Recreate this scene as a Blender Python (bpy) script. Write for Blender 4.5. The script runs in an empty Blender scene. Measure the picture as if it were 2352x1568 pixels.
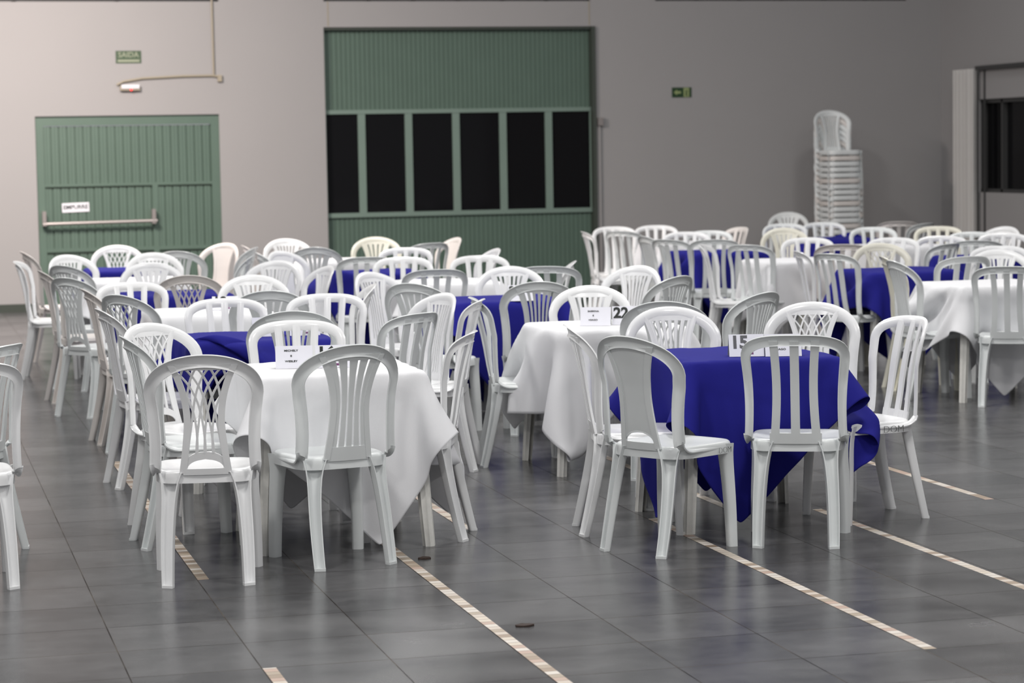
import bpy, bmesh, math, random
import numpy as np
from mathutils import Matrix, Vector
random.seed(7)
SC = bpy.context.scene
COL = SC.collection

# ------------------------------------------------------------------ camera
H = 1.6186363
R_ = np.array([0.96808293, -0.25003923, -0.01719957])
U_ = np.array([0.03646497, 0.07262232, 0.99669268])
F_ = np.array([0.2479632, 0.96550835, -0.0794221])
FPX = 5503.404
cd = bpy.data.cameras.new('camera')
cam = bpy.data.objects.new('camera', cd); COL.objects.link(cam)
cd.sensor_fit = 'HORIZONTAL'; cd.sensor_width = 36.0; cd.lens = FPX / 2352 * 36
cd.clip_start = 0.1; cd.clip_end = 200
cam.matrix_world = Matrix(((R_[0], U_[0], -F_[0], 0), (R_[1], U_[1], -F_[1], 0), (R_[2], U_[2], -F_[2], H), (0, 0, 0, 1)))
cd.dof.use_dof = True; cd.dof.focus_distance = 9.7; cd.dof.aperture_fstop = 4.5
SC.camera = cam

# ------------------------------------------------------------------ world + light
w = bpy.data.worlds.new('hall_air'); SC.world = w; w.use_nodes = True
w.node_tree.nodes['Background'].inputs[0].default_value = (0.95, 0.96, 1.0, 1)
w.node_tree.nodes['Background'].inputs[1].default_value = 0.36
SC.view_settings.view_transform = 'Standard'; SC.view_settings.look = 'None'
SC.view_settings.gamma = 1; SC.view_settings.exposure = -0.06; SC.view_settings.use_curve_mapping = False

def lamp(name, x, y, z, sx, sy, watts, col=(1, 0.98, 0.95), tilt=(0, 0, 0)):
    l = bpy.data.lights.new(name, 'AREA'); l.shape = 'RECTANGLE'; l.size = sx; l.size_y = sy
    l.energy = watts; l.color = col
    o = bpy.data.objects.new(name, l); COL.objects.link(o); o.location = (x, y, z); o.rotation_euler = tilt
    return o
for lx, ly, e in ((-2.0, -1.5, 230), (5.0, -1.5, 230), (-1.5, 6.0, 170), (4.0, 6.0, 165), (-1.5, 12.5, 160), (4.0, 12.5, 178), (9.0, 12.5, 90),  # first pair added behind the camera to brighten the chair backs
                  (-1.5, 19.0, 165), (4.0, 19.0, 175), (9.5, 19.0, 85)):
    lamp('ceiling_light', lx, ly, 6.2, 1.0, 1.0, e * 1.10)
lamp('wall_warm_fill', 0.6, 21.4, 4.3, 1.2, 1.2, 470, (1, 0.88, 0.81), (math.radians(35), 0, 0))  # added lamp without a fixture, warms and brightens the back wall's left part

# ------------------------------------------------------------------ pixel helpers (2352 x 1568 photograph)
def un(px, py, z=0.0):
    d = F_ + R_ * (px - 1176) / FPX - U_ * (py - 784) / FPX
    t = (z - H) / d[2]
    return d[0] * t, d[1] * t
WY = 25.877
def onwall(px, py):
    d = F_ + R_ * (px - 1176) / FPX - U_ * (py - 784) / FPX
    t = WY / d[1]
    return d[0] * t, H + d[2] * t

# ------------------------------------------------------------------ materials
def mat(name, col, rough=0.5, spec=0.5, metal=0.0, coat=0.0, noise=0.0, nscale=20, bump=0.0, bscale=60, sub=0.0, emit=None):
    m = bpy.data.materials.new(name); m.use_nodes = True
    nt = m.node_tree; N = nt.nodes; L = nt.links; b = N['Principled BSDF']
    b.inputs['Base Color'].default_value = (*col, 1); b.inputs['Roughness'].default_value = rough
    b.inputs['Specular IOR Level'].default_value = spec; b.inputs['Metallic'].default_value = metal
    b.inputs['Coat Weight'].default_value = coat
    if sub: b.inputs['Subsurface Weight'].default_value = sub; b.inputs['Subsurface Radius'].default_value = (.01, .01, .01)
    if emit: b.inputs['Emission Color'].default_value = (*emit[:3], 1); b.inputs['Emission Strength'].default_value = emit[3]
    tc = N.new('ShaderNodeTexCoord')
    if noise:
        n = N.new('ShaderNodeTexNoise'); n.inputs['Scale'].default_value = nscale; n.inputs['Detail'].default_value = 5
        L.new(tc.outputs['Object'], n.inputs['Vector'])
        mx = N.new('ShaderNodeMix'); mx.data_type = 'RGBA'
        mx.inputs['A'].default_value = (*[c * (1 - noise) for c in col], 1)
        mx.inputs['B'].default_value = (*[min(1, c * (1 + noise * .6)) for c in col], 1)
        L.new(n.outputs['Fac'], mx.inputs['Factor']); L.new(mx.outputs['Result'], b.inputs['Base Color'])
    if bump:
        n2 = N.new('ShaderNodeTexNoise'); n2.inputs['Scale'].default_value = bscale; n2.inputs['Detail'].default_value = 4
        L.new(tc.outputs['Object'], n2.inputs['Vector'])
        bp = N.new('ShaderNodeBump'); bp.inputs['Strength'].default_value = bump; bp.inputs['Distance'].default_value = 0.002
        L.new(n2.outputs['Fac'], bp.inputs['Height']); L.new(bp.outputs['Normal'], b.inputs['Normal'])
    return m
M = dict(
    white=mat('white_plastic', (.86, .865, .87), .25, noise=.05, nscale=9),
    cool=mat('cool_white_plastic', (.74, .765, .765), .31, noise=.07, nscale=7),
    cream=mat('cream_plastic', (.76, .74, .64), .33, noise=.06, nscale=8),
    warm=mat('faded_white_plastic', (.72, .68, .65), .4, noise=.06, nscale=8),
    whitecloth=mat('white_cloth', (.80, .80, .82), .9, .15, noise=.03, nscale=6, bump=.25, bscale=500),
    bluecloth=mat('blue_cloth', (.014, .014, .215), .85, .2, noise=.12, nscale=5, bump=.25, bscale=500),
    wall=mat('painted_plaster', (.345, .335, .335), .85, .25, noise=.03, nscale=1.5, bump=.2, bscale=90),
    green=mat('green_steel_paint', (.100, .154, .122), .45, noise=.10, nscale=4),
    greenlight=mat('light_green_steel_paint', (.17, .235, .20), .45, noise=.08, nscale=4),
    greendark=mat('dark_green_shadow', (.02, .035, .025), .7),
    base=mat('dark_baseboard', (.045, .055, .045), .5),
    glass=mat('night_window_glass', (.006, .006, .007), .06, .14),
    black=mat('black_opening', (.006, .006, .006), .9, .1),
    paper=mat('white_card', (.82, .82, .88), .7, .2),
    paperback=mat('grey_green_card_inside', (.42, .45, .42), .8, .2),
    ink=mat('black_ink', (.008, .012, .010), .6),
    greyink=mat('grey_ink', (.10, .10, .11), .6),
    pen=mat('marker_pen', (.03, .035, .03), .6),
    purple=mat('purple_print', (.16, .03, .14), .6), yellow=mat('yellow_print', (.65, .62, .10), .6),
    sgreen=mat('sign_green', (.012, .045, .012), .5), sglow=mat('sign_pale_green', (.27, .33, .14), .5),
    sgreen2=mat('sign_faded_green', (.05, .085, .045), .5), sglow2=mat('sign_grey_green', (.28, .31, .22), .5),
    conduit=mat('beige_conduit', (.33, .29, .22), .5), steel=mat('brushed_steel', (.34, .31, .30), .4, metal=.6),
    lampbody=mat('white_lamp_body', (.70, .70, .74), .4), led=mat('red_led', (.8, .02, .02), .4, emit=(1, .05, .05, 2.5)),
    curtain=mat('white_curtain', (.62, .60, .58), .9, .1, noise=.04, nscale=5),
    frame=mat('dark_window_frame', (.05, .05, .05), .5), leaf=mat('dry_leaf', (.035, .02, .015), .8),
    foot=mat('scuffed_plastic', (.74, .73, .69), .5, noise=.15, nscale=40),
)

def floor_mat():
    m = bpy.data.materials.new('grey_floor_tiles'); m.use_nodes = True
    nt = m.node_tree; N = nt.nodes; L = nt.links; b = N['Principled BSDF']
    g = N.new('ShaderNodeNewGeometry'); sp = N.new('ShaderNodeSeparateXYZ'); L.new(g.outputs['Position'], sp.inputs[0])
    def math_(op, a, bb=None, clamp=False):
        n = N.new('ShaderNodeMath'); n.operation = op; n.use_clamp = clamp
        for i, v in enumerate((a, bb)):
            if v is None: continue
            if isinstance(v, (int, float)): n.inputs[i].default_value = v
            else: L.new(v, n.inputs[i])
        return n.outputs[0]
    u = math_('DIVIDE', math_('SUBTRACT', sp.outputs['X'], 0.6607), 0.415)
    v = math_('DIVIDE', math_('SUBTRACT', sp.outputs['Y'], 7.8538), 0.415)
    fu, fv = math_('FRACT', u), math_('FRACT', v)
    def edge(f): return math_('MINIMUM', f, math_('SUBTRACT', 1.0, f))
    e = math_('MINIMUM', edge(fu), edge(fv))
    gr = math_('LESS_THAN', e, 0.0058)
    cell = N.new('ShaderNodeCombineXYZ'); L.new(math_('FLOOR', u), cell.inputs[0]); L.new(math_('FLOOR', v), cell.inputs[1])
    wn = N.new('ShaderNodeTexWhiteNoise'); wn.noise_dimensions = '2D'; L.new(cell.outputs[0], wn.inputs['Vector'])
    n1 = N.new('ShaderNodeTexNoise'); n1.inputs['Scale'].default_value = 1.6; n1.inputs['Detail'].default_value = 6; n1.inputs['Roughness'].default_value = .65
    mp = N.new('ShaderNodeMapping'); mp.inputs['Scale'].default_value = (1, 1.6, 1); L.new(g.outputs['Position'], mp.inputs[0]); L.new(mp.outputs[0], n1.inputs['Vector'])
    n2 = N.new('ShaderNodeTexNoise'); n2.inputs['Scale'].default_value = 14; n2.inputs['Detail'].default_value = 6; L.new(g.outputs['Position'], n2.inputs['Vector'])
    val = math_('ADD', math_('ADD', math_('MULTIPLY', wn.outputs['Value'], .18), math_('MULTIPLY', n1.outputs['Fac'], .75)), math_('MULTIPLY', n2.outputs['Fac'], .22))
    cr = N.new('ShaderNodeValToRGB'); cr.color_ramp.elements[0].position = .36; cr.color_ramp.elements[1].position = .78
    cr.color_ramp.elements[0].color = (.036, .036, .038, 1); cr.color_ramp.elements[1].color = (.122, .121, .123, 1)
    L.new(val, cr.inputs[0])
    n3 = N.new('ShaderNodeTexNoise'); n3.inputs['Scale'].default_value = 3; L.new(g.outputs['Position'], n3.inputs['Vector'])
    gc = N.new('ShaderNodeValToRGB'); gc.color_ramp.elements[0].position = .40; gc.color_ramp.elements[1].position = .62
    gc.color_ramp.elements[0].color = (.016, .013, .012, 1); gc.color_ramp.elements[1].color = (.085, .075, .065, 1); L.new(n3.outputs['Fac'], gc.inputs[0])
    mx = N.new('ShaderNodeMix'); mx.data_type = 'RGBA'; L.new(gr, mx.inputs['Factor']); L.new(cr.outputs[0], mx.inputs['A']); L.new(gc.outputs[0], mx.inputs['B'])
    L.new(mx.outputs['Result'], b.inputs['Base Color'])
    rr = N.new('ShaderNodeMapRange'); rr.inputs['To Min'].default_value = .15; rr.inputs['To Max'].default_value = .33; L.new(n1.outputs['Fac'], rr.inputs['Value'])
    L.new(rr.outputs[0], b.inputs['Roughness']); L.new(math_('SUBTRACT', .44, math_('MULTIPLY', gr, .40)), b.inputs['Specular IOR Level'])
    bp = N.new('ShaderNodeBump'); bp.inputs['Strength'].default_value = .35; bp.inputs['Distance'].default_value = .002
    L.new(math_('SUBTRACT', math_('MULTIPLY', n2.outputs['Fac'], .25), gr), bp.inputs['Height']); L.new(bp.outputs['Normal'], b.inputs['Normal'])
    return m
M['floor'] = floor_mat()
def mosaic_mat():
    m = bpy.data.materials.new('stone_mosaic_strip'); m.use_nodes = True
    nt = m.node_tree; N = nt.nodes; L = nt.links; b = N['Principled BSDF']
    g = N.new('ShaderNodeNewGeometry'); sp = N.new('ShaderNodeSeparateXYZ'); L.new(g.outputs['Position'], sp.inputs[0])
    d = N.new('ShaderNodeMath'); d.operation = 'DIVIDE'; d.inputs[1].default_value = .0461; L.new(sp.outputs['Y'], d.inputs[0])
    fl = N.new('ShaderNodeMath'); fl.operation = 'FLOOR'; L.new(d.outputs[0], fl.inputs[0])
    fr = N.new('ShaderNodeMath'); fr.operation = 'FRACT'; L.new(d.outputs[0], fr.inputs[0])
    fx = N.new('ShaderNodeMath'); fx.operation = 'FLOOR'; L.new(sp.outputs['X'], fx.inputs[0])
    cx = N.new('ShaderNodeCombineXYZ'); L.new(fl.outputs[0], cx.inputs[0]); L.new(fx.outputs[0], cx.inputs[1])
    wn = N.new('ShaderNodeTexWhiteNoise'); wn.noise_dimensions = '2D'; L.new(cx.outputs[0], wn.inputs['Vector'])
    cr = N.new('ShaderNodeValToRGB'); cr.color_ramp.interpolation = 'CONSTANT'
    cols = [(0, (.58, .51, .44)), (.25, (.34, .26, .19)), (.42, (.66, .61, .55)), (.62, (.40, .33, .25)), (.74, (.48, .35, .28)), (.86, (.62, .55, .46))]
    while len(cr.color_ramp.elements) < len(cols): cr.color_ramp.elements.new(.5)
    for e, (p, c) in zip(cr.color_ramp.elements, cols): e.position = p; e.color = (*c, 1)
    L.new(wn.outputs['Value'], cr.inputs[0])
    lt = N.new('ShaderNodeMath'); lt.operation = 'LESS_THAN'; lt.inputs[1].default_value = .09; L.new(fr.outputs[0], lt.inputs[0])
    mx = N.new('ShaderNodeMix'); mx.data_type = 'RGBA'; L.new(lt.outputs[0], mx.inputs['Factor']); L.new(cr.outputs[0], mx.inputs['A']); mx.inputs['B'].default_value = (.16, .10, .07, 1)
    L.new(mx.outputs['Result'], b.inputs['Base Color']); b.inputs['Roughness'].default_value = .42
    return m
M['mosaic'] = mosaic_mat()

# ------------------------------------------------------------------ mesh helpers
class MB:
    def __init__(s): s.v = []; s.f = []
    def add(s, vs, fs):
        o = len(s.v); s.v += [tuple(map(float, p)) for p in vs]; s.f += [tuple(i + o for i in f) for f in fs]; return s
    def box(s, x0, x1, y0, y1, z0, z1):
        return s.add([(x, y, z) for x in (x0, x1) for y in (y0, y1) for z in (z0, z1)],
                     [(0, 1, 3, 2), (4, 6, 7, 5), (0, 4, 5, 1), (2, 3, 7, 6), (0, 2, 6, 4), (1, 5, 7, 3)])
    def loops(s, ls, close=True, caps=True):
        k = len(ls[0]); vs = [p for l in ls for p in l]; fs = []
        for i in range(len(ls) - 1):
            for j in range(k if close else k - 1):
                a = i * k + j; b_ = i * k + (j + 1) % k; fs.append((a, b_, b_ + k, a + k))
        if caps: fs.append(tuple(range(k - 1, -1, -1))); fs.append(tuple((len(ls) - 1) * k + j for j in range(k)))
        return s.add(vs, fs)
    def tube(s, pts, r, n=8):
        pts = [np.array(p, float) for p in pts]; ls = []
        for i, p in enumerate(pts):
            t = pts[min(i + 1, len(pts) - 1)] - pts[max(i - 1, 0)]; t /= np.linalg.norm(t)
            a = np.cross(t, (0, 0, 1.)) if abs(t[2]) < .9 else np.cross(t, (1., 0, 0)); a /= np.linalg.norm(a); b_ = np.cross(t, a)
            ls.append([p + r * (math.cos(2 * math.pi * q / n) * a + math.sin(2 * math.pi * q / n) * b_) for q in range(n)])
        return s.loops(ls)
    def mesh(s, name, m, smooth=True, angle=40):
        me = bpy.data.meshes.new(name); me.from_pydata(s.v, [], s.f)
        bm = bmesh.new(); bm.from_mesh(me); bmesh.ops.recalc_face_normals(bm, faces=bm.faces); bm.to_mesh(me); bm.free()
        me.materials.append(m)
        if smooth:
            for p in me.polygons: p.use_smooth = True
            me.set_sharp_from_angle(angle=math.radians(angle))
        return me
def ob(name, data, parent=None, loc=(0, 0, 0), rz=0.0):
    o = bpy.data.objects.new(name, data); COL.objects.link(o); o.location = loc; o.rotation_euler = (0, 0, rz)
    if parent: o.parent = parent
    return o
def tag(o, label, cat, group=None):
    o['label'] = label; o['category'] = cat
    if group: o['group'] = group
    return o
def struct(name, mb, m, parent=None, smooth=False):
    o = ob(name, mb.mesh(name, m, smooth), parent)
    if parent is None: o['kind'] = 'structure'
    return o
def text_mesh(name, body, size, m, align='CENTER', offset=0.0, extrude=0.0006, spacing=1.0):
    cu = bpy.data.curves.new(name, 'FONT'); cu.body = body; cu.size = size; cu.align_x = align; cu.align_y = 'CENTER'
    cu.extrude = extrude; cu.offset = offset; cu.space_character = spacing; cu.resolution_u = 3
    t = bpy.data.objects.new(name, cu); COL.objects.link(t)
    dg = bpy.context.evaluated_depsgraph_get()
    me = bpy.data.meshes.new_from_object(t.evaluated_get(dg)); bpy.data.objects.remove(t); bpy.data.curves.remove(cu)
    me.name = name; me.materials.clear(); me.materials.append(m); return me

# ------------------------------------------------------------------ the hall
struct('floor', MB().box(-9, 13.5, -2, 30, -.1, 0), M['floor'])
DX0, DX1, DZ = 1.483, 3.432, 2.062         # green emergency door
GX0, GX1, GZ = 4.593, 7.625, 2.986         # big green gate with windows
XC = 11.85                                  # corner with the side wall
TOPZ = 3.265
wb = MB()
wb.box(-9, DX0, WY, WY + .2, 0, TOPZ); wb.box(DX0, DX1, WY, WY + .2, DZ, TOPZ); wb.box(DX1, GX0, WY, WY + .2, 0, TOPZ)
wb.box(GX0, GX1, WY, WY + .2, GZ, TOPZ); wb.box(GX1, XC + .2, WY, WY + .2, 0, TOPZ)
for a, b in ((3.46, 4.6), (7.62, 8.376), (11.437, XC + .2)): wb.box(a, b, WY, WY + .2, TOPZ, 4.4)
wb.box(-9, XC + .2, WY, WY + .2, 4.4, 6.6)
struct('wall_back', wb, M['wall'])
for i, (a, b) in enumerate(((-3.0, 3.46), (4.6, 7.62), (8.376, 11.437))):
    f = MB().box(a, b, WY + .12, WY + .2, TOPZ, 4.4)
    wn_ = struct('window_%d' % (i + 2), f, M['glass'])
    fr = MB()
    n = 6
    for k in range(n + 1):
        x = a + (b - a) * k / n; fr.box(x - .025, x + .025, WY + .06, WY + .12, TOPZ, 4.4)
    fr.box(a, b, WY + .06, WY + .12, TOPZ, TOPZ + .02)
    ob('window_frame', fr.mesh('window_frame', M['frame'], False), wn_)
# thin plaster joints beside the gate head
jt = MB()
for x in (4.645, 7.60): jt.box(x - .006, x + .006, WY - .003, WY, GZ + .01, TOPZ)
struct('trim_1', jt, M['conduit'])
bb = MB()
for a, b in ((-9, DX0), (DX1, GX0), (GX1, XC)): bb.box(a, b, WY - .018, WY, 0, .085)
struct('baseboard_back', bb, M['base'])
# side wall
SY0, SY1, SZ0, SZ1 = 20.0, 24.88, 1.06, 2.10
sw = MB()
sw.box(XC, XC + .2, SY1, WY, 0, 6.6); sw.box(XC, XC + .2, 4, SY0, 0, 6.6)
sw.box(XC, XC + .2, SY0, SY1, 0, SZ0); sw.box(XC, XC + .2, SY0, SY1, SZ1, 6.6)
struct('wall_right', sw, M['wall'])
struct('wall_left', MB().box(-9.2, -9, -2, WY, 0, 6.6), M['wall'])
sb = MB().box(XC - .018, XC, 4, WY, 0, .085)
struct('baseboard_right', sb, M['base'])
w1 = struct('window_1', MB().box(XC + .09, XC + .11, SY0, SY1, SZ0, SZ1), M['glass'])
fr = MB()
fr.box(XC + .03, XC + .09, SY0, SY1, SZ1 - .045, SZ1); fr.box(XC + .03, XC + .09, SY0, SY1, SZ0, SZ0 + .04)
for y in (SY0 + .02, 21.2, 22.4, 23.6, 24.36, SY1 - .02): fr.box(XC + .03, XC + .09, y - .02, y + .02, SZ0, SZ1)
ob('window_frame', fr.mesh('window_frame', M['frame'], False), w1)
# sliding-panel rail above the side window
struct('trim_2', MB().box(XC - .06, XC, 20, 24.85, 2.425, 2.47).box(XC - .012, XC, 24.70, 24.73, 0, 2.42), M['frame'])
# curtain
ls = []; nn = 90
for k in range(nn + 1):
    y = 24.80 + (25.30 - 24.80) * k / nn
    x = XC - .09 - .035 * math.sin(k * .55) - .012 * math.sin(k * 1.3 + 1)
    ls.append([(x, y, z) for z in np.linspace(.03, 2.44, 12)] + [(x + .004, y, z) for z in np.linspace(2.44, .03, 12)])
cm = MB().loops(ls, True, True)
tag(ob('curtain', cm.mesh('curtain', M['curtain'])), 'long white curtain hanging in the corner beside the side window', 'curtain')

# corrugated sheet, facing -y
def corr(mb, x0, x1, z0, z1, y, pitch, depth=.018):
    n = max(2, round((x1 - x0) / pitch)); p = (x1 - x0) / n; pts = []
    for k in range(n):
        a = x0 + k * p
        pts += [(a, y), (a + .36 * p, y), (a + .42 * p, y + depth * .2), (a + .80 * p, y + depth * .2), (a + .86 * p, y + depth), (a + .95 * p, y + depth)]
    pts.append((x1, y))
    mb.add([(px, py, z) for px, py in pts for z in (z0, z1)], [(2 * i, 2 * i + 2, 2 * i + 3, 2 * i + 1) for i in range(len(pts) - 1)])
    mb.box(x0, x1, y + depth + .002, y + depth + .02, z0, z1)
# emergency door
d1 = ob('door_1', None, None, (0, 0, 0)); d1['kind'] = 'structure'
YD = WY + .05
f = MB()
f.box(DX0, DX0 + .085, YD - .02, YD + .06, 0, DZ); f.box(DX1 - .09, DX1, YD - .02, YD + .06, 0, DZ); f.box(DX0 + .085, DX1 - .09, YD - .02, YD + .06, DZ - .10, DZ)
ob('door_frame', f.mesh('door_frame', M['green'], False), d1)
lx0, lx1, rx1 = DX0 + .085, 2.700, DX1 - .09
f = MB(); corr(f, lx0, rx1, 1.345, DZ - .11, YD, .0845); ob('upper_panel', f.mesh('upper_panel', M['green'], False), d1)
f = MB(); f.box(lx0, rx1, YD - .014, YD + .03, 1.315, 1.345); f.box(lx0, rx1, YD - .012, YD + .03, .62, .66)
f.box(2.70, 2.76, YD - .014, YD + .03, 0, 1.315)
ob('rail', f.mesh('rail', M['green'], False), d1)
f = MB(); f.box(lx0, lx1, YD + .001, YD + .03, 1.295, 1.315); f.box(2.76, rx1, YD + .001, YD + .03, 1.295, 1.315); f.box(lx0, rx1, YD + .001, YD + .03, .595, .62)
ob('rail_shadow', f.mesh('rail_shadow', M['greendark'], False), d1)  # solid strips, the shade under the rails put into their dark colour
dl = MB(); corr(dl, lx0, lx1, .66, 1.295, YD, .0845); corr(dl, lx0, lx1, 0.01, .595, YD, .0845)
dlo = ob('door_leaf', dl.mesh('door_leaf', M['green'], False), d1)
f = MB(); corr(f, 2.76, rx1, .66, 1.295, YD, .0845); corr(f, 2.76, rx1, 0.01, .595, YD, .0845); ob('side_panel', f.mesh('side_panel', M['green'], False), d1)
f = MB().tube([(1.53, YD - .10, .925), (2.735, YD - .10, .935)], .018)
ob('push_bar', f.mesh('push_bar', M['steel']), d1)
for x in (1.545, 2.70):
    f = MB().box(x - .02, x + .02, YD - .115, YD - .014, .905, 1.06)
    ob('push_bar_bracket', f.mesh('push_bar_bracket', M['steel'], False), d1)
def vsign(name, x, z, wd, ht, y, m, label, cat, rot=0.0):
    o = ob(name, MB().box(-wd / 2, wd / 2, -.004, .0, -ht / 2, ht / 2).mesh(name, m, False), None, (x, y, z)); o.rotation_euler = (0, rot, 0)
    return tag(o, label, cat)
def vtext(parent, body, size, m, x, z, y=-.0055, off=0.0, name='lettering', sp=1.0):
    o = ob(name, text_mesh(name, body, size, m, offset=off, spacing=sp), parent, (x, y, z)); o.rotation_euler = (math.pi / 2, 0, 0); return o
s = vsign('push_sign', 1.882, 1.094, .285, .098, YD - .003, M['paper'], 'small white paper sign taped on the green emergency door', 'sign', math.radians(-1.5))
vtext(s, 'EMPURRE', .062, M['ink'], 0, .002, off=.0012)
# exit signs
s = vsign('exit_sign', 2.483, 2.680, .27, .132, WY - .001, M['sgreen2'], 'faded green exit sign high above the emergency door', 'sign')
vtext(s, 'SAIDA', .078, M['sglow2'], 0, .022, off=.001)
f = MB().box(-.115, .115, -.0062, -.0045, -.052, -.028); ob('arrow_bar', f.mesh('arrow_bar', M['sglow2'], False), s)
s = vsign('exit_sign', 8.675, 2.240, .232, .112, WY - .001, M['sgreen'], 'dark green exit arrow sign alone on the grey wall', 'sign')
f = MB().add([(-.095, -.0052, 0), (-.055, -.0052, .032), (-.055, -.0052, .013), (-.01, -.0052, .013), (-.01, -.0052, -.013), (-.055, -.0052, -.013), (-.055, -.0052, -.032)], [(0, 6, 5, 4, 3, 2, 1)])
ob('arrow', f.mesh('arrow', M['sglow'], False), s)
f = MB().box(.022, .088, -.0052, -.0045, -.052, .052); dp = ob('doorway_symbol', f.mesh('doorway_symbol', M['sglow'], False), s)
f = MB().tube([(.060, -.0060, .033), (.060, -.0060, .034)], .008); f.tube([(.06, -.006, .022), (.052, -.006, -.005), (.064, -.006, -.022), (.060, -.006, -.042)], .004); f.tube([(.052, -.006, -.005), (.042, -.006, -.035)], .004); f.tube([(.042, -.006, .005), (.058, -.006, .015), (.074, -.006, .003)], .003)
ob('running_figure', f.mesh('running_figure', M['sgreen']), dp)
# emergency light
el = ob('emergency_light', None, None, (2.487, WY, 2.357)); tag(el, 'small white emergency light with red indicator above the green door', 'light')
ob('housing', MB().box(-.105, .105, -.05, 0, -.033, .02).mesh('housing', M['conduit'], False), el)
ob('lamp_cover', MB().box(-.092, .098, -.062, -.05, -.012, .03).mesh('lamp_cover', M['lampbody'], False), el)
ob('indicator', MB().tube([(.01, -.064, -.026), (.01, -.050, -.026)], .011).mesh('indicator', M['led']), el)
# conduits
c1 = MB().tube([(3.375, WY - .02, 6.0), (3.385, WY - .02, 2.47)], .010)
tag(ob('conduit', c1.mesh('conduit', M['conduit'])), 'vertical beige conduit running down the wall right of exit sign', 'pipe')
c2 = MB().tube([(3.455, WY - .02, 2.462), (3.36, WY - .02, 2.475), (3.05, WY - .02, 2.472), (2.62, WY - .02, 2.452), (2.42, WY - .02, 2.42), (2.35, WY - .02, 2.385)], .012)
tag(ob('conduit', c2.mesh('conduit', M['conduit'])), 'bent beige conduit arching over the emergency light', 'pipe')
jb = MB().box(3.425, 3.47, WY - .035, WY, 2.41, 2.48); tag(ob('junction_box', jb.mesh('junction_box', M['conduit'], False)), 'small junction box where the wall conduits meet', 'box')
c3 = MB().tube([(7.70, WY - .015, 1.88), (7.70, WY - .015, .09)], .012)
tag(ob('conduit', c3.mesh('conduit', M['wall'])), 'vertical painted conduit right of the big green gate', 'pipe')
jb = MB().box(7.675, 7.735, WY - .05, WY, 1.88, 1.97); tag(ob('switch_box', jb.mesh('switch_box', M['steel'], False)), 'small grey box on the wall right of the green gate', 'box')
# the big gate
d2 = ob('door_2', None); d2['kind'] = 'structure'
YG = WY + .09
f = MB(); corr(f, GX0, GX1, 2.09, GZ, YG, .0525, .014); ob('upper_panel', f.mesh('upper_panel', M['green'], False), d2)
f = MB(); corr(f, GX0, GX1, .01, .915, YG, .0525, .014); ob('lower_panel', f.mesh('lower_panel', M['green'], False), d2)
f = MB(); f.box(GX0, GX1, YG - .03, YG + .03, 2.045, 2.09); f.box(GX0, GX1, YG - .03, YG + .03, .915, .965)
for px in (835, 943, 1052, 1160, 1265):
    x = onwall(px, 370)[0]; f.box(x - .041, x + .041, YG - .025, YG + .03, .965, 2.045)
f.box(GX0, GX0 + .018, YG - .024, YG + .03, .965, 2.045); f.box(GX1 - .018, GX1, YG - .024, YG + .03, .965, 2.045)
ob('window_frame', f.mesh('window_frame', M['greenlight'], False), d2)
xs = [GX0] + [onwall(px, 370)[0] for px in (835, 943, 1052, 1160, 1265)] + [GX1]
for a, b in zip(xs[:-1], xs[1:]):
    ob('pane', MB().box(a, b, YG, YG + .012, .96, 2.05).mesh('pane', M['glass'], False), d2)
f = MB(); f.box(GX1 - .005, GX1 + .035, WY - .03, WY + .1, 0, GZ); f.box(GX0, GX1, WY + .02, WY + .1, GZ - .03, GZ)
ob('gate_track', f.mesh('gate_track', M['base'], False), d2)
# floor mosaic strips (tile column, from row, to row)
GX, GY, GT = .6607, 7.8538, .415
for i, (u, a, b) in enumerate(((1, 3, 12), (1, -14, -1), (3, -14, 5), (4, 5, 12), (6, -2, 5), (7, 5, 12), (7.85, -14, 5), (9.87, 5, 12))):
    x = GX + GT * u
    struct('trim_%d' % (i + 3), MB().box(x + .002, x + .045, GY + a * GT, GY + b * GT, -.01, .0006), M['mosaic'])
# a dry leaf, and a chipped joint built as a dark flake
for nm, px, py, r, lab in (('dry_leaf', 975, 1283, .020, 'dark crumpled dry leaf on the floor tiles by the mosaic strip'), ('dry_leaf', 1205, 1437, .026, 'dark brown chip with missing grout along a grout line, front centre')):
    x, y = un(px, py); b = MB(); k = 14
    rng = random.Random(px)
    top = [(r * 1.15 * math.cos(2 * math.pi * q / k) * (1 + .25 * rng.random()), r * .75 * math.sin(2 * math.pi * q / k) * (1 + .4 * rng.random())) for q in range(k)]
    b.loops([[(tx, ty, .0008) for tx, ty in top], [(tx * .96, ty * .96, .004 + .004 * rng.random()) for tx, ty in top]])
    tag(ob(nm, b.mesh(nm, M['leaf'], False), None, (x, y, 0)), lab, 'leaf')

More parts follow.
